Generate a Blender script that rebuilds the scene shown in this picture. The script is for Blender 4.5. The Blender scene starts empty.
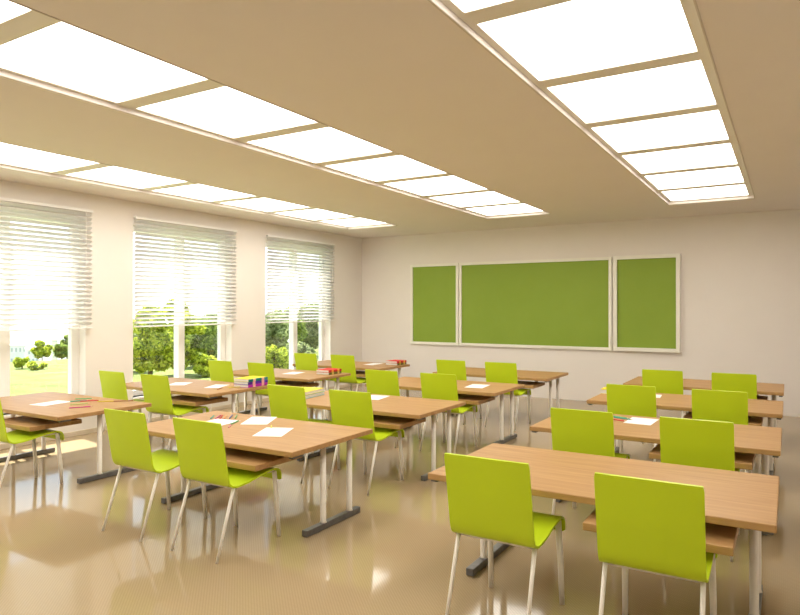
import bpy, bmesh, math, random
import numpy as np
from mathutils import Vector, Matrix
C = bpy.context.scene
PI = math.pi

# ---------------------------------------------------------------- camera
cam_d = bpy.data.cameras.new('camera'); cam = bpy.data.objects.new('camera', cam_d)
C.collection.objects.link(cam); C.camera = cam
cam.location = (0, 0, 1.6)
cam.rotation_euler = (PI/2 + .0029, 0, .5423)
cam_d.sensor_width = 36; cam_d.lens = 29.006; cam_d.shift_y = -2.05/800
cam_d.clip_start = .05; cam_d.clip_end = 600

# ---------------------------------------------------------------- light, sky, exposure
PANEL = 5.6
PANEL_COL = (1.0, .955, .88)
SKY = 2.4
SUN = 15.0
C.view_settings.view_transform = 'Standard'; C.view_settings.look = 'None'
C.view_settings.exposure = 0.0; C.view_settings.gamma = 1; C.view_settings.use_curve_mapping = False
w = bpy.data.worlds.new('sky'); C.world = w; w.use_nodes = True
nt = w.node_tree; nt.nodes.clear()
wo = nt.nodes.new('ShaderNodeOutputWorld'); bg = nt.nodes.new('ShaderNodeBackground')
tc = nt.nodes.new('ShaderNodeTexCoord'); sp = nt.nodes.new('ShaderNodeSeparateXYZ'); rp = nt.nodes.new('ShaderNodeValToRGB')
nt.links.new(tc.outputs['Generated'], sp.inputs[0]); nt.links.new(sp.outputs['Z'], rp.inputs[0])
rp.color_ramp.elements[0].position = 0; rp.color_ramp.elements[0].color = (.95, .96, .96, 1)
rp.color_ramp.elements[1].position = .5; rp.color_ramp.elements[1].color = (.62, .78, 1, 1)
nt.links.new(rp.outputs[0], bg.inputs[0]); bg.inputs[1].default_value = SKY
nt.links.new(bg.outputs[0], wo.inputs[0])
sun_d = bpy.data.lights.new('sun', 'SUN'); sun_d.energy = SUN; sun_d.angle = .012; sun_d.color = (1, .95, .86)
sun = bpy.data.objects.new('sun', sun_d); C.collection.objects.link(sun)
sun.rotation_euler = Vector((1, -.2, -1.75)).to_track_quat('-Z', 'Y').to_euler()
sun.location = (-12, 4, 12)

# ---------------------------------------------------------------- helpers
def obj(name, bm, mat, parent=None, smooth=False, loc=None):
    me = bpy.data.meshes.new(name)
    bmesh.ops.recalc_face_normals(bm, faces=bm.faces)
    bm.to_mesh(me); bm.free()
    if mat: me.materials.append(mat)
    if smooth:
        for p in me.polygons: p.use_smooth = True
    o = bpy.data.objects.new(name, me); C.collection.objects.link(o)
    if parent: o.parent = parent
    if loc: o.location = loc
    return o

def tag(o, label, cat, group=None):
    o['label'] = label; o['category'] = cat
    if group: o['group'] = group
    return o

def thing(name, label, cat, loc=(0, 0, 0), rz=0, group=None):
    o = bpy.data.objects.new(name, None); C.collection.objects.link(o)
    o.location = loc; o.rotation_euler = (0, 0, rz); o.empty_display_size = .1
    return tag(o, label, cat, group)

def struct(name, bm, mat, parent=None):
    o = obj(name, bm, mat, parent)
    if not parent: o['kind'] = 'structure'
    return o

def dup(root, loc, rz, label, group=None):
    r = root.copy(); C.collection.objects.link(r); r.location = loc; r.rotation_euler = (0, 0, rz); r['label'] = label
    if group: r['group'] = group
    for ch in list(root.children):
        c = ch.copy(); C.collection.objects.link(c); c.parent = r
        for g in ch.children:
            d = g.copy(); C.collection.objects.link(d); d.parent = c
    return r

def box(bm, x0, x1, y0, y1, z0, z1, bev=0, seg=2):
    vs = [bm.verts.new(p) for p in [(x0,y0,z0),(x1,y0,z0),(x1,y1,z0),(x0,y1,z0),(x0,y0,z1),(x1,y0,z1),(x1,y1,z1),(x0,y1,z1)]]
    fs = [bm.faces.new([vs[i] for i in f]) for f in [(0,3,2,1),(4,5,6,7),(0,1,5,4),(1,2,6,5),(2,3,7,6),(3,0,4,7)]]
    if bev:
        es = {e for f in fs for e in f.edges}
        bmesh.ops.bevel(bm, geom=list(es), offset=bev, segments=seg, profile=.5, affect='EDGES')
    return bm

def bx(*a, **k): return box(bmesh.new(), *a, **k)

def tube(bm, pts, radii, n=12, sx=1, sy=1, cap=True):
    """round (or oval) tube through pts; radii per point; sx / sy squash the section"""
    rings = []
    for i, p in enumerate(pts):
        p = Vector(p)
        a = Vector(pts[max(i-1, 0)]); b = Vector(pts[min(i+1, len(pts)-1)])
        t = (b - a).normalized()
        ref = Vector((0, 0, 1)) if abs(t.z) < .8 else Vector((0, 1, 0))
        u = t.cross(ref).normalized(); v = t.cross(u).normalized()
        r = radii[i] if isinstance(radii, (list, tuple)) else radii
        rings.append([bm.verts.new(p + u*math.cos(k*2*PI/n)*r*sx + v*math.sin(k*2*PI/n)*r*sy) for k in range(n)])
    for r0, r1 in zip(rings, rings[1:]):
        for k in range(n): bm.faces.new([r0[k], r0[(k+1) % n], r1[(k+1) % n], r1[k]])
    if cap:
        bm.faces.new(rings[0][::-1]); bm.faces.new(rings[-1])
    return bm

# ---------------------------------------------------------------- materials
def mat(name, col, rough=.5, metal=0, spec=.5, coat=0, coat_r=.1):
    m = bpy.data.materials.new(name); m.use_nodes = True
    b = m.node_tree.nodes['Principled BSDF']
    b.inputs['Base Color'].default_value = (*col, 1); b.inputs['Roughness'].default_value = rough
    b.inputs['Metallic'].default_value = metal; b.inputs['Specular IOR Level'].default_value = spec
    b.inputs['Coat Weight'].default_value = coat; b.inputs['Coat Roughness'].default_value = coat_r
    return m, m.node_tree, b

def noisy(name, c1, c2, scale, rough=.5, bump=0, coord='Object', stretch=(1, 1, 1), bscale=None, **k):
    m, t, b = mat(name, c1, rough, **k)
    tc = t.nodes.new('ShaderNodeTexCoord'); mp = t.nodes.new('ShaderNodeMapping'); mp.inputs['Scale'].default_value = stretch
    n = t.nodes.new('ShaderNodeTexNoise'); n.inputs['Scale'].default_value = scale; n.inputs['Detail'].default_value = 4
    r = t.nodes.new('ShaderNodeValToRGB'); r.color_ramp.elements[0].color = (*c1, 1); r.color_ramp.elements[1].color = (*c2, 1)
    r.color_ramp.elements[0].position = .35; r.color_ramp.elements[1].position = .65
    t.links.new(tc.outputs[coord], mp.inputs[0]); t.links.new(mp.outputs[0], n.inputs['Vector'])
    t.links.new(n.outputs[0], r.inputs[0]); t.links.new(r.outputs[0], b.inputs['Base Color'])
    if bump:
        bp = t.nodes.new('ShaderNodeBump'); bp.inputs['Strength'].default_value = bump; bp.inputs['Distance'].default_value = .002
        n2 = t.nodes.new('ShaderNodeTexNoise'); n2.inputs['Scale'].default_value = bscale or scale*4
        t.links.new(mp.outputs[0], n2.inputs['Vector'])
        t.links.new(n2.outputs[0], bp.inputs['Height']); t.links.new(bp.outputs[0], b.inputs['Normal'])
    return m

M = {}
M['wall'] = noisy('wall_plaster', (.85, .80, .76), (.86, .81, .77), 3, .85, .05, bscale=120)
M['ceiling'] = noisy('ceiling_plaster', (.79, .73, .69), (.80, .74, .70), 2, .9, .04, bscale=120)
M['trim'] = mat('light_trim', (.60, .54, .46), .7)[0]
M['ledge'] = mat('light_ledge', (.80, .77, .70), .6)[0]
M['white'] = mat('white_paint', (.90, .88, .86), .4)[0]
M['baseboard'] = mat('baseboard_paint', (.72, .62, .48), .5)[0]
M['green'] = noisy('green_lacquer', (.53, .69, .016), (.54, .70, .017), 6, .38, 0, spec=.35)
M['board'] = noisy('green_board', (.245, .365, .03), (.26, .38, .035), 2, .6, .05, bscale=200)
M['alu'] = noisy('cream_enamel', (.88, .86, .78), (.90, .88, .80), 8, .35)
M['leg'] = mat('cream_metal_tube', (.86, .81, .73), .35, .0)[0]
M['steel'] = noisy('dark_grey_steel', (.13, .125, .125), (.17, .165, .165), 30, .38, metal=.4)
M['paper'] = noisy('paper', (.86, .86, .86), (.88, .88, .88), 30, .8)
M['pages'] = None

def wood():
    m, t, b = mat('beech_wood', (.6, .38, .2), .46, spec=.35)
    N = t.nodes.new; L = t.links.new
    tc = N('ShaderNodeTexCoord'); oi = N('ShaderNodeObjectInfo'); mp = N('ShaderNodeMapping'); mp.inputs['Scale'].default_value = (.9, 14, 14)
    add = N('ShaderNodeVectorMath'); add.operation = 'ADD'; sc = N('ShaderNodeVectorMath'); sc.operation = 'SCALE'; sc.inputs[0].default_value = (3, 7, 5)
    L(oi.outputs['Random'], sc.inputs['Scale']); L(tc.outputs['Object'], add.inputs[0]); L(sc.outputs[0], add.inputs[1]); L(add.outputs[0], mp.inputs[0])
    n = N('ShaderNodeTexNoise'); n.inputs['Scale'].default_value = 2.2; n.inputs['Detail'].default_value = 6; n.inputs['Roughness'].default_value = .62; n.inputs['Distortion'].default_value = .5
    r = N('ShaderNodeValToRGB'); e = r.color_ramp.elements
    e[0].position = .3; e[0].color = (.38, .205, .078, 1); e[1].position = .72; e[1].color = (.50, .295, .125, 1)
    mid = e.new(.52); mid.color = (.445, .255, .104, 1)
    L(mp.outputs[0], n.inputs['Vector']); L(n.outputs[0], r.inputs[0]); L(r.outputs[0], b.inputs['Base Color'])
    bp = N('ShaderNodeBump'); bp.inputs['Strength'].default_value = .06; bp.inputs['Distance'].default_value = .001
    L(n.outputs[0], bp.inputs['Height']); L(bp.outputs[0], b.inputs['Normal'])
    return m
M['wood'] = wood()

def floor_mat():
    m, t, b = mat('woven_tan_floor', (.5, .38, .22), .08, spec=.38)
    N = t.nodes.new; L = t.links.new
    tc = N('ShaderNodeTexCoord')
    mp = N('ShaderNodeMapping'); mp.inputs['Rotation'].default_value = (0, 0, PI/4)
    L(tc.outputs['Object'], mp.inputs[0])
    w1 = N('ShaderNodeTexWave'); w1.bands_direction = 'X'; w1.inputs['Scale'].default_value = 21; w1.inputs['Distortion'].default_value = .25
    w2 = N('ShaderNodeTexWave'); w2.bands_direction = 'Y'; w2.inputs['Scale'].default_value = 21; w2.inputs['Distortion'].default_value = .25
    L(mp.outputs[0], w1.inputs[0]); L(mp.outputs[0], w2.inputs[0])
    # broad diagonal checks decide which way the fine ribs run
    mul = N('ShaderNodeMath'); mul.operation = 'MULTIPLY'; L(w1.outputs['Fac'], mul.inputs[0]); L(w2.outputs['Fac'], mul.inputs[1])
    r = N('ShaderNodeValToRGB'); e = r.color_ramp.elements
    e[0].position = 0; e[0].color = (.375, .283, .165, 1); e[1].position = .55; e[1].color = (.45, .342, .207, 1)
    L(mul.outputs[0], r.inputs[0]); L(r.outputs[0], b.inputs['Base Color'])
    n = N('ShaderNodeTexNoise'); n.inputs['Scale'].default_value = 3
    mr = N('ShaderNodeMapRange'); mr.inputs['To Min'].default_value = .05; mr.inputs['To Max'].default_value = .085
    L(tc.outputs['Object'], n.inputs[0]); L(n.outputs[0], mr.inputs[0]); L(mr.outputs[0], b.inputs['Roughness'])
    return m
M['floor'] = floor_mat()

def panel_mat():
    m = bpy.data.materials.new('lit_opal_panel'); m.use_nodes = True; t = m.node_tree
    b = t.nodes['Principled BSDF']; b.inputs['Base Color'].default_value = (.9, .9, .88, 1); b.inputs['Roughness'].default_value = .4
    b.inputs['Emission Color'].default_value = (*PANEL_COL, 1); b.inputs['Emission Strength'].default_value = PANEL
    return m
M['panel'] = panel_mat()

def glass_mat():
    m = bpy.data.materials.new('window_glass'); m.use_nodes = True; t = m.node_tree; t.nodes.clear()
    N = t.nodes.new; L = t.links.new
    o = N('ShaderNodeOutputMaterial'); mx = N('ShaderNodeMixShader'); tr = N('ShaderNodeBsdfTransparent'); gl = N('ShaderNodeBsdfGlossy')
    gl.inputs['Roughness'].default_value = .02; mx.inputs[0].default_value = .05; tr.inputs[0].default_value = (.96, .98, .97, 1)
    L(tr.outputs[0], mx.inputs[1]); L(gl.outputs[0], mx.inputs[2]); L(mx.outputs[0], o.inputs[0])
    return m
M['glass'] = glass_mat()

def slat_mat():
    m = bpy.data.materials.new('white_blind_slat'); m.use_nodes = True; t = m.node_tree; t.nodes.clear()
    N = t.nodes.new; L = t.links.new
    o = N('ShaderNodeOutputMaterial'); mx = N('ShaderNodeMixShader'); d = N('ShaderNodeBsdfDiffuse'); tl = N('ShaderNodeBsdfTranslucent')
    d.inputs[0].default_value = (.96, .955, .95, 1); tl.inputs[0].default_value = (.97, .955, .95, 1); mx.inputs[0].default_value = .30
    L(d.outputs[0], mx.inputs[1]); L(tl.outputs[0], mx.inputs[2]); L(mx.outputs[0], o.inputs[0])
    return m
M['slat'] = slat_mat()

def pages_mat(stripes=None):
    m, t, b = mat('book_pages', (.85, .82, .8), .8)
    N = t.nodes.new; L = t.links.new
    tc = N('ShaderNodeTexCoord'); wv = N('ShaderNodeTexWave'); wv.bands_direction = 'Z'; wv.inputs['Scale'].default_value = 210
    r = N('ShaderNodeValToRGB'); r.color_ramp.elements[0].color = (.80, .79, .78, 1); r.color_ramp.elements[1].color = (.88, .87, .86, 1)
    L(tc.outputs['Object'], wv.inputs[0]); L(wv.outputs['Fac'], r.inputs[0]); L(r.outputs[0], b.inputs['Base Color'])
    return m
M['pages'] = pages_mat()

def leaf_mat(name, a, b_, c):
    m, t, b = mat(name, a, .55, spec=.3)
    N = t.nodes.new; L = t.links.new
    g = N('ShaderNodeNewGeometry'); r = N('ShaderNodeValToRGB'); e = r.color_ramp.elements
    e[0].position = .0; e[0].color = (*a, 1); e[1].position = 1; e[1].color = (*c, 1); k = e.new(.5); k.color = (*b_, 1)
    L(g.outputs['Random Per Island'], r.inputs[0]); L(r.outputs[0], b.inputs['Base Color'])
    out = t.nodes['Material Output']; tl = N('ShaderNodeBsdfTranslucent'); L(r.outputs[0], tl.inputs[0])
    mx = N('ShaderNodeMixShader'); mx.inputs[0].default_value = .55
    L(b.outputs[0], mx.inputs[1]); L(tl.outputs[0], mx.inputs[2]); L(mx.outputs[0], out.inputs[0])
    return m
LEAF = [leaf_mat('yellow_green_leaves', (.10, .16, .02), (.50, .58, .05), (.88, .86, .14)),
        leaf_mat('mid_green_leaves', (.08, .14, .03), (.32, .42, .08), (.62, .68, .18)),
        leaf_mat('olive_leaves', (.11, .15, .06), (.34, .40, .16), (.64, .66, .32))]
M['bark'] = noisy('bark', (.12, .08, .05), (.20, .15, .10), 12, .9, .3)
M['lawn'] = noisy('meadow_grass', (.13, .17, .022), (.23, .26, .05), 1.3, .9, .6, bscale=14)

# ---------------------------------------------------------------- setting
XL, XR, YF, YB, H = -7.6, 1.75, 11.08, -1.6, 3.035
WT = .25                                   # window wall thickness
OPEN = [(.54, 2.37), (3.09, 4.92), (5.61, 7.41), (8.19, 10.00)]
SILL, HEAD = .38, 2.72

struct('floor', bx(XL-WT, XR+.15, YB-.15, YF+.15, -.12, 0), M['floor'])
bm = bmesh.new()                            # window wall, pierced by the openings
ys = [YB] + [v for o in OPEN for v in o] + [YF]
for i in range(0, len(ys), 2): box(bm, XL-WT, XL, ys[i], ys[i+1], 0, H)
for a, b in OPEN:
    box(bm, XL-WT, XL, a, b, 0, SILL); box(bm, XL-WT, XL, a, b, HEAD, H)
struct('wall_left', bm, M['wall'])
struct('wall_far', bx(XL-WT, XR+.15, YF, YF+.15, 0, H), M['wall'])
struct('wall_right', bx(XR, XR+.15, YB, YF, 0, H), M['wall'])
struct('wall_back', bx(XL-WT, XR+.15, YB-.15, YB, 0, H), M['wall'])
# ceiling with three long openings for the light strips
STRIPS = [(-1.425, -.38), (-4.165, -3.12), (-6.905, -5.86)]
SY0, SY1 = -.50, 9.60
bm = bmesh.new()
xs = sorted([XL-WT, XR+.15] + [v for s in STRIPS for v in s])
for i in range(0, len(xs), 2): box(bm, xs[i], xs[i+1], YB-.15, YF+.15, H, H+.14)
for a, b in STRIPS:
    box(bm, a, b, YB-.15, SY0, H, H+.14); box(bm, a, b, SY1, YF+.15, H, H+.14)
struct('ceiling', bm, M['ceiling'])
struct('baseboard_left', bx(XL, XL+.012, YB, YF, 0, .06, bev=.003), M['baseboard'])

# windows: fixed frame, mullion, two panes, sill
for n, (a, b) in enumerate(OPEN):
    x0, x1 = -7.81, -7.735
    m0, m1 = a+.865, a+.975
    fr = bmesh.new()
    box(fr, x0, x1, a, b, SILL, SILL+.07); box(fr, x0, x1, a, b, HEAD-.07, HEAD)
    box(fr, x0, x1, a, a+.07, SILL+.07, HEAD-.07); box(fr, x0, x1, b-.10, b, SILL+.07, HEAD-.07)
    box(fr, x0-.02, x1+.012, m0, m1, SILL+.07, HEAD-.07)
    w_ = struct('window_%d' % (n+1), fr, M['white'])
    gp = bmesh.new()
    box(gp, -7.775, -7.769, a+.07, m0, SILL+.07, HEAD-.07); box(gp, -7.775, -7.769, m1, b-.10, SILL+.07, HEAD-.07)
    obj('window_glass', gp, M['glass'], w_)
    obj('window_sill', bx(-7.735, XL+.02, a-.02, b+.02, SILL-.025, SILL, bev=.004), M['white'], w_)

# ground beyond the windows: a meadow that falls away to the town
def lawn():
    bm = bmesh.new(); random.seed(4)
    xs = [XL-WT-.0, -9, -11, -13, -15, -18, -21, -24, -27, -29, -34, -50, -90, -160, -300, -520]
    def zz(x, y):
        z = -.62 if x > -27 else -.62 - (-27-x)*.088
        return z + .05*math.sin(x*.9+y*.6)*min(1, (-7-x)/6) + .04*math.sin(y*1.7-x*.4)
    ys = [-60, -40] + [-30 + i*3 for i in range(40)] + [100, 130, 180, 260, 360]
    g = [[bm.verts.new((x, y, zz(x, y))) for y in ys] for x in xs]
    for i in range(len(xs)-1):
        for j in range(len(ys)-1): bm.faces.new([g[i][j], g[i+1][j], g[i+1][j+1], g[i][j+1]])
    o = struct('ground', bm, M['lawn'])
    for p in o.data.polygons: p.use_smooth = True
    return zz
ground_z = lawn()

# ---------------------------------------------------------------- ceiling light strips
def light_strip(x0, x1, label):
    t = thing('ceiling_light', label, 'ceiling light', (x0, 0, H), 0, 'recessed ceiling light strips')
    W_ = x1-x0; e = .0005
    fr = bmesh.new()                       # inner ledge that carries the panels + the cross bars
    y0, y1 = SY0+e, SY1-e
    l0, l1 = e, W_-e
    zt0, zt1 = .030, .075
    box(fr, l0, .045, y0, y1, zt0, zt1); box(fr, W_-.063, l1, y0, y1, zt0, zt1)
    bars = [2.93+1.128*k for k in range(-3, 6)]
    box(fr, .045, W_-.063, y0, bars[0]+.11, zt0, zt1)
    for b in bars[1:]: box(fr, .045, W_-.063, b-.020, b+.130, zt0, zt1)
    box(fr, .045, W_-.063, SY1-.04, y1, zt0, zt1)
    obj('frame', fr, M['ledge'], t)
    rim = bmesh.new()                      # slim raised moulding round the opening
    box(rim, -.014, -e, SY0-.03, SY1+.03, -.005, -.0004, bev=.002); box(rim, W_+e, W_+.012, SY0-.03, SY1+.03, -.004, -.0004, bev=.002)
    box(rim, -e, W_+e, SY1+e, SY1+.03, -.012, -.0004, bev=.003); box(rim, -e, W_+e, SY0-.03, SY0-e, -.012, -.0004, bev=.003)
    obj('moulding', rim, M['trim'], t)
    edges = bars + [SY1-.04]
    for a, b in zip(edges, edges[1:]):
        obj('light_panel', bx(.045+e, W_-.063-e, a+.11+e, b-e, .042, .050), M['panel'], t)
    return t
light_strip(*STRIPS[0], 'wide recessed ceiling light strip running towards the right part of the green board')
light_strip(*STRIPS[1], 'recessed ceiling light strip in the middle, between the other two strips')
light_strip(*STRIPS[2], 'recessed ceiling light strip closest to the windows, just above the blinds')

# ---------------------------------------------------------------- blinds
def blind(a, b, label):
    x = -7.555; w0, w1 = a-.01, b+.06
    t = thing('venetian_blind', label, 'blind', (x, (w0+w1)/2, 2.83), 0, 'white venetian blinds on the windows')
    hw = (w1-w0)/2
    obj('headrail', bx(-.028, .028, -hw, hw, -.035, .0, bev=.004), M['white'], t)
    sl = bmesh.new(); ca, sa = math.cos(math.radians(36)), math.sin(math.radians(36)); n = 25; p = .0572
    for k in range(n):
        z = -.062-p*k
        prof = [(-.028, -.0), (-.014, .0028), (0, .0038), (.014, .0028), (.028, 0)]
        pts = [(u*ca - v*sa, u*sa + v*ca) for u, v in prof]
        vs = [[sl.verts.new((q[0], s, z+q[1])) for s in (-hw+.004, hw-.004)] for q in pts]
        for i in range(4): sl.faces.new([vs[i][0], vs[i+1][0], vs[i+1][1], vs[i][1]])
    o = obj('slats', sl, M['slat'], t, smooth=True)
    zb = -.062-p*n
    md = o.modifiers.new('thickness', 'SOLIDIFY'); md.thickness = .0012
    obj('bottom_rail', bx(-.024, .024, -hw+.003, hw-.003, zb-.008, zb+.010, bev=.004), M['white'], t)
    for yy in (-hw*.72, 0, hw*.72):
        cd = bmesh.new()
        for xx in (-.0275, .0275): tube(cd, [(xx, yy, -.03), (xx, yy, zb)], .0011, 6)
        obj('cord', cd, M['white'], t)
    wand = bmesh.new(); tube(wand, [(.036, hw-.10, -.02), (.036, hw-.10, -.75)], .003, 8)
    obj('tilt_wand', wand, M['white'], t)
bl = ['white half-lowered blind on the window farthest left in view, above the open meadow',
      'white half-lowered blind on the middle window, in front of the bright green tree',
      'white half-lowered blind on the window nearest the green board']
for (a, b), l in zip(OPEN[1:], bl): blind(a, b, l)

# ---------------------------------------------------------------- chalkboard
t = thing('chalkboard', 'long green three-part chalkboard in cream frames on the far wall', 'chalkboard', (-3.95, YF, 1.66))
def board_part(x0, x1, z0, z1, d0, d1, fw):
    # x relative to centre, d = distance out from wall
    fr = bmesh.new(); Y = lambda d: -d
    for a in ((x0, x1, z0, z0+fw), (x0, x1, z1-fw, z1), (x0, x0+fw, z0+fw, z1-fw), (x1-fw, x1, z0+fw, z1-fw)):
        box(fr, a[0], a[1], -d1, -d0, a[2], a[3], bev=.004)
    p = obj('board_panel', bx(x0+fw*.9, x1-fw*.9, -(d0+d1)/2-.002, -(d0+d1)/2+.012, z0+fw*.9, z1-fw*.9), M['board'], t)
    obj('panel_frame', fr, M['alu'], p)
board_part(-1.395, 1.425, -.785, .785, .0, .05, .052)
board_part(-2.46, -1.41, -.785, .785, .0, .05, .052)
board_part(1.455, 2.485, -.78, .79, .0, .085, .060)
for x in (-1.4025, 1.441):
    for z in (-.6, .6):
        hg = bmesh.new(); tube(hg, [(x, -.054, z-.05), (x, -.054, z+.05)], .006, 8); obj('hinge', hg, M['alu'], t)

# ---------------------------------------------------------------- desks
DW, DD, DZ = 1.725, .959, .6526
def make_desk():
    # origin: near-right corner of the top, on the floor
    t = thing('school_desk', '', 'desk', group='beech school desks')
    tp = bx(-DW, 0, 0, DD, DZ-.036, DZ, bev=.005, seg=3)
    obj('desktop', tp, M['wood'], t)
    # pull-out shelf below right half with the runners that hold it
    sh = obj('shelf', bx(-.845, -.19, -.085, .40, .512, .552, bev=.005, seg=3), M['wood'], t)
    for x in (-.76, -.30):
        rn = bmesh.new(); box(rn, x, x+.012, .28, .398, .552, DZ-.0362); obj('shelf_runner', rn, M['wood'], t)
    obj('cross_rail', bx(-1.56, -.125, .612, .632, DZ-.066, DZ-.0365), M['leg'], t)
    for xb, xf in ((-.030, -.105), (-DW+.028, -DW+.145)):
        obj('bracket', bx(xb-.018, xb+.018, .025, .13, DZ-.052, DZ-.0364, bev=.002), M['steel'], t)
        obj('foot', bx(xf-.024, xf+.024, .255, .905, .004, .048, bev=.004), M['steel'], t)
        for y in (.465, .79):
            lg = bmesh.new(); tube(lg, [(xf, y, .047), (xf, y, .060), (xf, y, DZ-.0363)], [.0265, .0215, .0215], 16)
            obj('leg', lg, M['leg'], t, smooth=True)
    return t
rowword = ['row nearest the viewer', 'second row from the viewer', 'third row from the viewer', 'row nearest the board']
blkword = {'R': 'right-hand column', 'M': 'middle column', 'L': 'window-side column'}
XB = {'R': -.0444, 'M': -2.7766, 'L': -5.3985}
Y0, PIT = 3.241, 1.694
extras = {('M', 0): 'with white sheets and scattered pencils', ('M', 1): 'with yellow-topped books', ('M', 2): 'with one sheet at its right end',
          ('M', 3): 'with an empty top', ('R', 0): 'with an empty top', ('R', 1): 'with a sheet and red pencil', ('R', 2): 'with a small yellow book',
          ('R', 3): 'with an empty top', ('L', 0): 'with a white sheet and many pencils', ('L', 1): 'with a rainbow-coloured stack of books',
          ('L', 2): 'with a stack of red books', ('L', 3): 'with a stack of red books'}
desk = None
for B in 'RML':
    for r in range(4):
        lab = 'beech desk %s, %s, %s' % (extras[(B, r)], blkword[B], rowword[r])
        loc = (XB[B] + (.04 if (B, r) == ('M', 3) else 0), Y0+PIT*r, 0)
        if desk is None:
            desk = make_desk(); desk.location = loc; desk['label'] = lab
        else: d_ = dup(desk, loc, 0, lab)
        for c_ in (desk if (B, r) == ('R', 0) else d_).children:
            if c_.name.startswith('shelf'):
                c_.location.x = {'R': .027, 'M': -.05 if r == 0 else .01, 'L': -.085 if r == 0 else .015}[B]
                if r: c_.location.y = .05

# ---------------------------------------------------------------- chairs
def catmull(P, n=6):
    out = []
    for i in range(len(P)-1):
        p0, p1, p2, p3 = P[max(i-1, 0)], P[i], P[i+1], P[min(i+2, len(P)-1)]
        for k in range(n):
            s = k/n
            out.append(tuple(.5*((2*p1[j]) + (-p0[j]+p2[j])*s + (2*p0[j]-5*p1[j]+4*p2[j]-p3[j])*s*s + (-p0[j]+3*p1[j]-3*p2[j]+p3[j])*s**3) for j in (0, 1)))
    out.append(P[-1]); return out
def make_chair():
    # origin: on the floor below the foot line of the back rest; +Y is forward (towards the desk)
    t = thing('school_chair', '', 'chair', group='lime green school chairs')
    P = [(-.000, .872), (.022, .76), (.042, .65), (.060, .545), (.069, .500), (.086, .464), (.118, .446), (.160, .441), (.25, .448), (.36, .468), (.455, .480), (.512, .480), (.546, .466), (.562, .438), (.567, .392)]
    pts = catmull(P, 4)
    bm = bmesh.new(); th = .011; n = len(pts)
    nx = 9; hw0 = .221
    def nrm(i):
        a = pts[max(i-1, 0)]; b = pts[min(i+1, n-1)]
        d = Vector((b[0]-a[0], b[1]-a[1])).normalized(); return Vector((d.y, -d.x))   # points back / down
    top, bot = [], []
    s = 0; L = [0]
    for i in range(1, n): s += math.dist(pts[i], pts[i-1]); L.append(s)
    for i in range(n):
        d0 = L[i]; d1 = s-L[i]
        hw = hw0
        rc = .004
        if d0 < rc: hw -= rc - math.sqrt(max(0, rc*rc-(rc-d0)**2))
        rc = .012
        if d1 < rc: hw -= rc - math.sqrt(max(0, rc*rc-(rc-d1)**2))
        m = nrm(i); r0, r1 = [], []
        for k in range(nx+1):
            u = -1+2*k/nx; x = u*hw
            # back slightly dished, seat hollowed a little towards its middle
            w_ = max(0, min(1, 1-abs(L[i]-.2)/.22)); ws = max(0, min(1, 1-abs(L[i]-.68)/.2))
            dish = .010*(1-u*u)*w_ ; hol = -.006*(1-u*u)*ws
            y = pts[i][0] - dish*1.0; z = pts[i][1] + hol
            r0.append(bm.verts.new((x, y - m.x*th/2, z - m.y*th/2)))
            r1.append(bm.verts.new((x, y + m.x*th/2, z + m.y*th/2)))
        top.append(r0); bot.append(r1)
    for i in range(n-1):
        for k in range(nx):
            bm.faces.new([top[i][k], top[i+1][k], top[i+1][k+1], top[i][k+1]])
            bm.faces.new([bot[i][k], bot[i][k+1], bot[i+1][k+1], bot[i+1][k]])
        bm.faces.new([top[i][0], bot[i][0], bot[i+1][0], top[i+1][0]]); bm.faces.new([top[i][nx], top[i+1][nx], bot[i+1][nx], bot[i][nx]])
    for k in range(nx):
        bm.faces.new([top[0][k], top[0][k+1], bot[0][k+1], bot[0][k]]); bm.faces.new([top[-1][k], bot[-1][k], bot[-1][k+1], top[-1][k+1]])
    o = obj('seat_shell', bm, M['green'], t)
    for p in o.data.polygons: p.use_smooth = True
    o.data.set_sharp_from_angle(angle=math.radians(42))
    for sx in (-1, 1):
        lg = bmesh.new(); tube(lg, [(sx*.203, .130, .442), (sx*.2055, .055, .22), (sx*.208, -.018, .001)], [.0112, .0102, .0085], 14)
        obj('leg', lg, M['leg'], t, smooth=True)
        lg = bmesh.new(); tube(lg, [(sx*.196, .520, .458), (sx*.203, .542, .22), (sx*.206, .556, .001)], [.0168, .0158, .0140], 14)
        obj('leg', lg, M['leg'], t, smooth=True)
    fr = bmesh.new()
    for sx in (-1, 1): tube(fr, [(sx*.200, .135, .434), (sx*.150, .20, .428), (sx*.150, .44, .456), (sx*.196, .515, .464)], .008, 10)
    tube(fr, [(-.2, .145, .432), (.2, .145, .432)], .009, 10); tube(fr, [(-.190, .512, .462), (.190, .512, .462)], .006, 10)
    obj('seat_frame', fr, M['leg'], t, smooth=True)
    return t
chair = None
CX = {'R': [(-1.254, -.514), (-1.260, -.516), (-1.264, -.520), (-1.254, -.516)],
      'M': [(-3.998, -3.266), (-3.996, -3.270), (-4.033, -3.292), (-3.986, -3.252)],
      'L': [(-6.585, -5.862), (-6.582, -5.844), (-6.652, -5.910), (-6.551, -5.828)]}
for B in 'RML':
    for r in range(4):
        for k, x in enumerate(CX[B][r]):
            if (B, r, k) == ('L', 0, 0): continue
            lab = "lime green chair, %s of its desk's two, %s, %s" % (('left', 'right')[k], blkword[B], rowword[r])
            if (B, r) == ('L', 0): lab = 'lime green chair cut off by the left edge of the photo, window-side column'
            loc = (x, 2.877+PIT*r, 0)
            if chair is None:
                chair = make_chair(); chair.location = loc; chair['label'] = lab
            else: dup(chair, loc, 0, lab)

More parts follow.
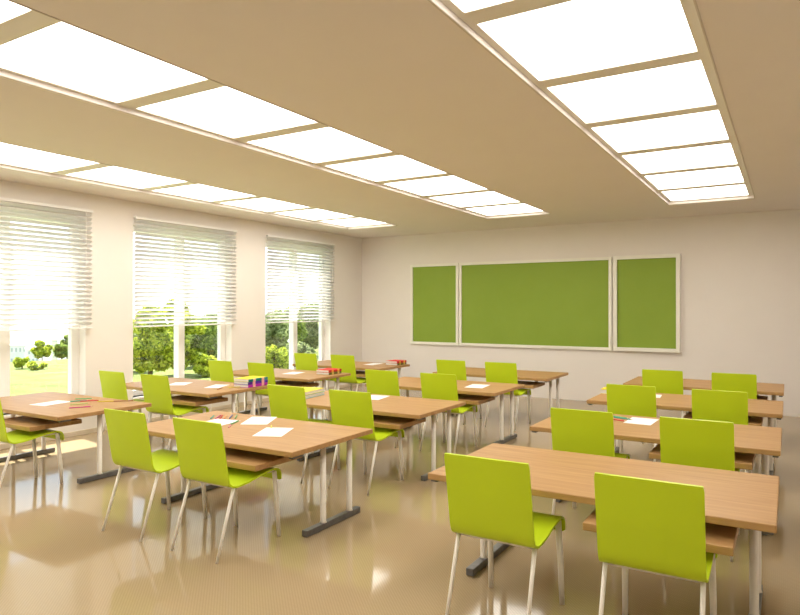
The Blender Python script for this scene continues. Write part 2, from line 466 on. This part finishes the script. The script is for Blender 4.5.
# ---------------------------------------------------------------- things on the desks
ZT = DZ + .0006
def paper(x, y, rot, label, wd=.21, ln=.32, z=0):
    bm = bx(-wd/2, wd/2, -ln/2, ln/2, 0, .0012)
    o = obj('sheet_of_paper', bm, M['paper']); o.location = (x, y, ZT+z); o.rotation_euler = (0, 0, math.radians(rot))
    return tag(o, label, 'paper', 'white sheets on the desks')
paper(-3.79, 4.01, 29, 'white sheet beside the pencils on the nearest middle desk, the rear of two sheets', .22, .36)
paper(-3.35, 3.70, 25, 'white sheet near the right corner of the nearest middle desk, the front of two sheets', .22, .34)
paper(-4.02, 3.76, 8, 'white sheet half hidden behind a chair back beside coloured pencils, nearest middle desk', .24, .30)
paper(-6.24, 3.68, 8, 'white sheet among pencils on the nearest window-side desk')
paper(-6.45, 5.43, 30, 'white sheet next to the chair back, left of two on the desk with rainbow books', .22, .30)
paper(-5.87, 5.49, 24, 'white sheet in front of the rainbow stack of books on the window-side desk', .18, .34)
paper(-6.10, 7.16, 12, 'white sheet left of the red books on the third window-side desk')
paper(-5.93, 8.98, 3, 'white sheet left of the red books on the window-side desk nearest the board', .19, .36)
paper(-3.72, 5.66, 10, 'white sheet half hidden behind a chair back on the second middle desk')
paper(-3.20, 7.11, 8, 'white sheet on the third desk of the middle column', .22, .36)
paper(-1.05, 5.63, -2, 'white sheet beside the red pencil on the second right-hand desk', .215, .32)
paper(-1.26, 7.29, 5, 'white sheet almost hidden behind a chair back on the third right-hand desk', .20, .26)

PC = {'red': (.62, .03, .05), 'magenta': (.55, .02, .22), 'orange': (.85, .30, .02), 'blue': (.05, .10, .35), 'teal': (.02, .35, .30), 'green': (.10, .40, .15), 'brown': (.35, .12, .06), 'yellow': (.75, .62, .05), 'pale green': (.45, .55, .20), 'pink': (.75, .25, .35)}
PM = {k: mat('pencil_'+k.replace(' ', '_'), v, .4)[0] for k, v in PC.items()}
pwood = mat('pencil_wood', (.72, .55, .35), .7)[0]; 
def pencil(x, y, rot, col, label, ln=.17, z=0):
    t = thing('pencil', label, 'pencil', (x, y, ZT+z+.0052), math.radians(rot), 'coloured pencils on the desks')
    b = bmesh.new(); tube(b, [(-ln/2, 0, 0), (ln/2-.02, 0, 0)], .005, 6); obj('barrel', b, PM[col], t)
    b = bmesh.new(); tube(b, [(ln/2-.02, 0, 0), (ln/2-.006, 0, 0)], [.005, .002], 6); obj('sharpened_end', b, pwood, t)
    b = bmesh.new(); tube(b, [(ln/2-.006, 0, 0), (ln/2, 0, 0)], [.002, .0004], 6); obj('lead', b, PM[col], t)
# nearest middle desk
D = 'on the nearest middle desk'
pencil(-4.205, 3.95, 124, 'magenta', 'magenta pencil near the left end of the pencil row ' + D, .2)
pencil(-4.185, 3.965, 130, 'red', 'red pencil beside the magenta one ' + D, .2)
pencil(-4.16, 3.985, 132, 'orange', 'orange pencil between the red and the blue pencils ' + D)
pencil(-4.245, 3.92, 128, 'teal', 'teal pencil leftmost in the pencil row ' + D)
pencil(-4.125, 4.02, 128, 'blue', 'dark blue pencil in the pencil row ' + D, .19)
pencil(-4.085, 4.04, 130, 'green', 'green pencil rightmost in the pencil row ' + D, .19)
pencil(-3.885, 3.83, 112, 'green', 'green pencil by the left edge of the rear sheet ' + D, .17)
pencil(-3.80, 3.69, 128, 'pink', 'pink pencil lying in front of the rear white sheet ' + D, .13)
pencil(-3.51, 3.85, 131, 'yellow', 'pale yellow pencil between the two white sheets ' + D, .10)
# nearest window-side desk
D = 'on the nearest window-side desk'
pencil(-5.72, 3.66, 62, 'magenta', 'magenta pencil nearest the front edge ' + D, .20)
pencil(-6.03, 3.96, 52, 'red', 'dull red pencil just right of the white sheet ' + D, .19)
pencil(-6.12, 3.90, 60, 'teal', 'teal pencil touching the white sheet ' + D, .17)
pencil(-6.22, 4.02, 40, 'green', 'green pencil farthest back ' + D, .18)
pencil(-5.92, 3.78, 70, 'pale green', 'pale green pencil between magenta and dull red pencils ' + D, .18)
pencil(-5.85, 4.02, 40, 'yellow', 'yellow pencil towards the right end ' + D, .18)
pencil(-5.73, 4.13, 48, 'brown', 'brown pencil near the far right corner ' + D, .20)
# other desks
pencil(-5.64, 5.32, 118, 'brown', 'brown pencil in front of the rainbow books on the second window-side desk', .17)
pencil(-5.60, 5.52, 60, 'yellow', 'yellow pencil beside the rainbow books on the second window-side desk', .16)
pencil(-1.245, 5.565, -14, 'red', 'thick red pencil left of the white sheet on the second right-hand desk', .20)
pencil(-1.25, 5.72, -22, 'green', 'green pencil behind the red pencil on the second right-hand desk', .20)
pencil(-1.20, 5.66, -20, 'teal', 'teal pencil touching the white sheet on the second right-hand desk', .18)

# books
BC = {}
def bmat(c):
    if c not in BC: BC[c] = mat('book_cover_%d' % len(BC), c, .6)[0]
    return BC[c]
band_m = {}
def book(x, y, z, rz, cover, spine, band, label, group, w_=.235, l_=.335, h=.033):
    """spine on +X side, lying flat"""
    t = thing('book', label, 'book', (x, y, z), math.radians(rz), group)
    c = bmesh.new(); ct = .003
    box(c, -w_/2, w_/2, -l_/2, l_/2, 0, ct, bev=.0008, seg=1); box(c, -w_/2, w_/2, -l_/2, l_/2, h-ct, h, bev=.0008, seg=1)
    cv = obj('cover', c, bmat(cover), t)
    s = bmesh.new(); n = 6; prof = [(w_/2 + .006*math.cos(a)-.001, h/2 + (h/2)*math.sin(a)) for a in [(-PI/2 + PI*i/n) for i in range(n+1)]]
    fr = [s.verts.new((p[0], -l_/2, p[1])) for p in prof] ; bk = [s.verts.new((p[0], l_/2, p[1])) for p in prof]
    i0 = [s.verts.new((w_/2-.005, -l_/2, h)), s.verts.new((w_/2-.005, -l_/2, 0))]; i1 = [s.verts.new((w_/2-.005, l_/2, h)), s.verts.new((w_/2-.005, l_/2, 0))]
    A = fr + i0; Bk = bk + i1; m = len(A)
    for i in range(m): s.faces.new([A[i], A[(i+1) % m], Bk[(i+1) % m], Bk[i]])
    s.faces.new(A[::-1]); s.faces.new(Bk)
    obj('spine', s, bmat(spine), t)
    for yy in (-.22, .24):
        b = bmesh.new(); box(b, w_/2-.003, w_/2+.0062, l_*yy-.022, l_*yy+.022, .0005, h-.0005)
        obj('spine_band', b, bmat(band), t)
    obj('pages', bx(-w_/2+.006, w_/2-.005, -l_/2+.006, l_/2-.006, ct, h-ct), M['pages'], t)
    return t
G1 = 'rainbow stack of books on the second window-side desk'
bx0, by0 = -5.560, 5.735
book(bx0, by0, ZT, 2, (.45, .03, .40), (.42, .01, .38), (.85, .40, .42), 'purple book at the bottom of the rainbow stack', G1)
book(bx0-.003, by0+.004, ZT+.0335, 1, (.03, .22, .50), (.10, .02, .36), (.85, .42, .42), 'violet book in the middle of the rainbow stack', G1)
book(bx0, by0, ZT+.067, 3, (.90, .72, .02), (.01, .22, .20), (.85, .48, .40), 'yellow book with a teal spine on top of the rainbow stack', G1)
for nm, X_, Y_, pos in (('G2', -5.615, 7.35, 'third window-side desk'), ('G3', -5.575, 9.12, 'window-side desk nearest the board')):
    g = 'red books on the ' + pos
    book(X_, Y_, ZT, 2, (.30, .22, .04), (.16, .12, .02), (.62, .48, .10), 'olive-spined book under the red one on the ' + pos, g, .225, .30)
    book(X_+.003, Y_-.004, ZT+.0335, 1, (.72, .03, .02), (.60, .02, .02), (.85, .42, .05), 'red book on top of the olive one on the ' + pos, g, .225, .30)
g = 'yellow-topped books on the second middle desk'
book(-4.43, 5.36, ZT, 186, (.06, .40, .42), (.05, .30, .32), (.8, .8, .7), 'teal book under the yellow one, between chair backs, second middle desk', g, .28, .40, .036)
book(-4.43, 5.35, ZT+.0365, 187, (.80, .70, .02), (.75, .62, .02), (.85, .4, .2), 'yellow book on the teal one, between chair backs, second middle desk', g, .28, .40, .036)
book(-1.67, 7.32, ZT, 0, (.85, .68, .02), (.85, .66, .02), (.9, .5, .1), 'small yellow book behind a chair back on the third right-hand desk', None, .20, .24, .05)

# ---------------------------------------------------------------- trees, shrubs and town outside
def plant(x, y, rx, ry, h, mt, seed, label, name='tree', nleaf=5200, ls=.10, trunk=.02, nblob=34, cat='tree', group='trees outside the windows', depth=0):
    rng = np.random.RandomState(seed); gz = ground_z(x, y)-.03
    t = thing(name, label, cat, (x, y, gz), 0, group)
    z0 = h*trunk*.5
    cen = []
    for i in range(nblob):
        while 1:
            p = rng.uniform(-1, 1, 3)
            if np.linalg.norm(p) < 1: break
        p = p/np.linalg.norm(p)*(np.linalg.norm(p)**.5)*.82
        wz = 1-.35*max(0, p[2])
        cen.append((p[0]*rx*wz, p[1]*ry*wz, z0+(h-z0)*(.5+.5*p[2]*.92)))
    cen = np.array(cen); R = min(rx, ry, h/2)*rng.uniform(.20, .38, nblob)
    per = nleaf//nblob
    V = []; 
    for c, r in zip(cen, R):
        d = rng.normal(size=(per, 3)); d /= np.linalg.norm(d, axis=1)[:, None]; d[:, 2] = d[:, 2]*.8
        p = c + d*r*rng.uniform(.75, 1.12, (per, 1))
        p[:, 2] = np.maximum(p[:, 2], .03)
        nrm = d + rng.normal(size=(per, 3))*.55; nrm /= np.linalg.norm(nrm, axis=1)[:, None]
        u = np.cross(nrm, rng.normal(size=(per, 3))); u /= np.linalg.norm(u, axis=1)[:, None]; v = np.cross(nrm, u)
        s = ls*rng.uniform(.6, 1.3, (per, 1))
        V.append(np.stack([p-u*s, p+v*s*.45+nrm*s*.12, p+u*s, p-v*s*.45+nrm*s*.12], 1))
    V = np.concatenate(V).reshape(-1, 3); nf = len(V)//4
    me = bpy.data.meshes.new('foliage'); me.from_pydata(V.tolist(), [], np.arange(nf*4).reshape(-1, 4).tolist()); me.materials.append(mt)
    o = bpy.data.objects.new('foliage', me); C.collection.objects.link(o); o.parent = t
    b = bmesh.new(); tr = max(.03, .04*h*.8)
    tube(b, [(0, 0, -.05), (.02, .01, h*.3), (-.03, .03, h*.62)], [tr, tr*.7, tr*.3], 9)
    random.seed(seed)
    for i in range(8):
        c = cen[i]; zb = h*(.18+.05*i)
        tube(b, [(0, 0, zb), (c[0]*.5, c[1]*.5, (zb+c[2])/2+.02), tuple(c)], [tr*.45, tr*.3, tr*.1], 6)
    obj('trunk', b, M['bark'], t, smooth=True)
yawc = .5423; fw = (-math.sin(yawc), math.cos(yawc)); rt = (math.cos(yawc), math.sin(yawc))
def at(k, d):      # k = sideways slope from the viewing direction, d = distance ahead (a point on the meadow)
    return fw[0]*d + rt[0]*k*d, fw[1]*d + rt[1]*k*d
PX = lambda p: (p-400)/644.6
TR = [ # px, distance, rx, ry, h, leaf, label
 (150, 19.0, .75, .8, 2.45, 0, 'bright yellow-green bushy tree filling the left pane of the middle window'),
 (178, 21.0, .80, .9, 2.75, 0, 'tall yellow-green tree behind the mullion of the middle window', ),
 (197, 24.0, .80, .9, 2.2, 1, 'mid-green tree in the right pane of the middle window, next to the mullion'),
 (214, 27.5, .85, .9, 2.2, 2, 'pale olive tree at the right edge of the middle window'),
 (131, 22.0, .5, .6, 1.6, 2, 'small pale olive bush at the left edge of the middle window'),
 (243, 29.5, .8, .8, 2.4, 1, 'mid-green tree mostly hidden by the wall between middle window and far window'),
 (266, 25.0, .9, .9, 2.15, 2, 'olive tree at the left edge of the window nearest the board'),
 (286, 27.0, .9, .95, 2.45, 1, 'dense green tree in the left pane of the window nearest the board'),
 (308, 29.5, 1.0, 1.0, 2.75, 2, 'tall olive tree in the right pane of the window nearest the board'),
 (330, 32.5, 1.1, 1.1, 2.8, 1, 'green tree behind the right frame of the window nearest the board'),
 (274, 21.5, .55, .5, 1.0, 0, 'low yellow-green bush in front of the olive tree, window nearest the board'),
 (299, 22.5, .75, .5, 1.15, 2, 'low olive bush across the mullion of the window nearest the board'),
 (207, 20.3, .42, .4, .8, 0, 'low yellow-green bush at the foot of the trees, middle window'),
]
for i, (px, d, rx, ry, h, l, lab) in enumerate(TR):
    x, y = at(PX(px), d)
    plant(x, y, rx, ry, h, LEAF[l], 111+i, lab, nleaf=11000 if h > 1.7 else 5000, ls=.075)
SH = [(22, 24.0, .30, .60, 'low yellow-green shrub on the meadow, left of the leftmost window view', 0),
      (37, 23.2, .34, .45, 'low yellow-green shrub on the meadow, right of its neighbour', 0)]
for i, (px, d, r, h, lab, l) in enumerate(SH):
    x, y = at(PX(px), d)
    plant(x, y, r, r, h*.75, LEAF[l], 41+i, lab, 'shrub', 1500, .08, .1, 16, 'shrub', 'low shrubs on the meadow')
for i, (px, d, r, h, lab, l) in enumerate([(42, 34, .50, 1.1, 'round bright green tree at the far end of the meadow', 0), (61.5, 35, .40, .95, 'dark green tree at the far end of the meadow, beside the window frame', 1), (67, 38, .42, 1.5, 'taller dark green tree rising behind the window frame at the end of the meadow', 1)]):
    x, y = at(PX(px), d)
    plant(x, y, r, r, h, LEAF[l], 61+i, lab, 'tree', 3000, .12, .15, 20, 'tree', 'trees at the end of the meadow')

HB = [noisy('far_render_%d' % i, c, tuple(v*.93 for v in c), .4, .9) for i, c in enumerate([(.86, .84, .86), (.90, .82, .74), (.80, .80, .84)])]
winm = mat('far_window_glass', (.40, .42, .50), .3)[0]; roofm = mat('far_roof', (.66, .58, .56), .8)[0]
def far_building(px, d, wd, dp, h, m, label, nx=4, nz=3, roof=True):
    x, y = at(PX(px), d); gz = ground_z(x, y)-.2
    t = thing('building', label, 'building', (x, y, gz), -.35+PI/2, 'distant pale buildings beyond the meadow')
    obj('walls', bx(-wd/2, wd/2, -dp/2, dp/2, 0, h), HB[m], t)
    if roof:
        b = bmesh.new(); o = .25
        v = [b.verts.new(p) for p in [(-wd/2-o, -dp/2-o, h), (wd/2+o, -dp/2-o, h), (wd/2+o, dp/2+o, h), (-wd/2-o, dp/2+o, h), (-wd/2+.6, 0, h+dp*.25), (wd/2-.6, 0, h+dp*.25)]]
        for f in [(0, 1, 5, 4), (1, 2, 5), (2, 3, 4, 5), (3, 0, 4), (0, 3, 2, 1)]: b.faces.new([v[k] for k in f])
        obj('roof', b, roofm, t)
    else:
        b = bmesh.new(); box(b, -wd/2-.15, wd/2+.15, -dp/2-.15, dp/2+.15, h, h+.25); obj('roof', b, HB[m], t)
    for s in (-1, 1):
        for i in range(nx):
            for k in range(nz):
                xx = -wd/2+wd*(i+.5)/nx; zz = h*(k+.6)/nz
                a, c_ = (s*dp/2, s*(dp/2+.04)); 
                obj('window', bx(xx-wd/nx*.22, xx+wd/nx*.22, min(a, c_), max(a, c_), zz-h/nz*.22, zz+h/nz*.16), winm, t)
far_building(17, 270, 6, 6, 8.6, 2, 'distant pale grey house beyond the meadow, leftmost in the window', 4, 2)
far_building(25, 320, 7, 6, 8.2, 0, 'distant white house with pale roof, between its two neighbours', 4, 2)
far_building(32, 250, 4, 5, 6.0, 0, 'small distant white house just left of the round green tree', 3, 2)
far_building(54.5, 420, 3.2, 3.2, 15.0, 1, 'tall narrow pale tower block on the horizon', 3, 6, roof=False)
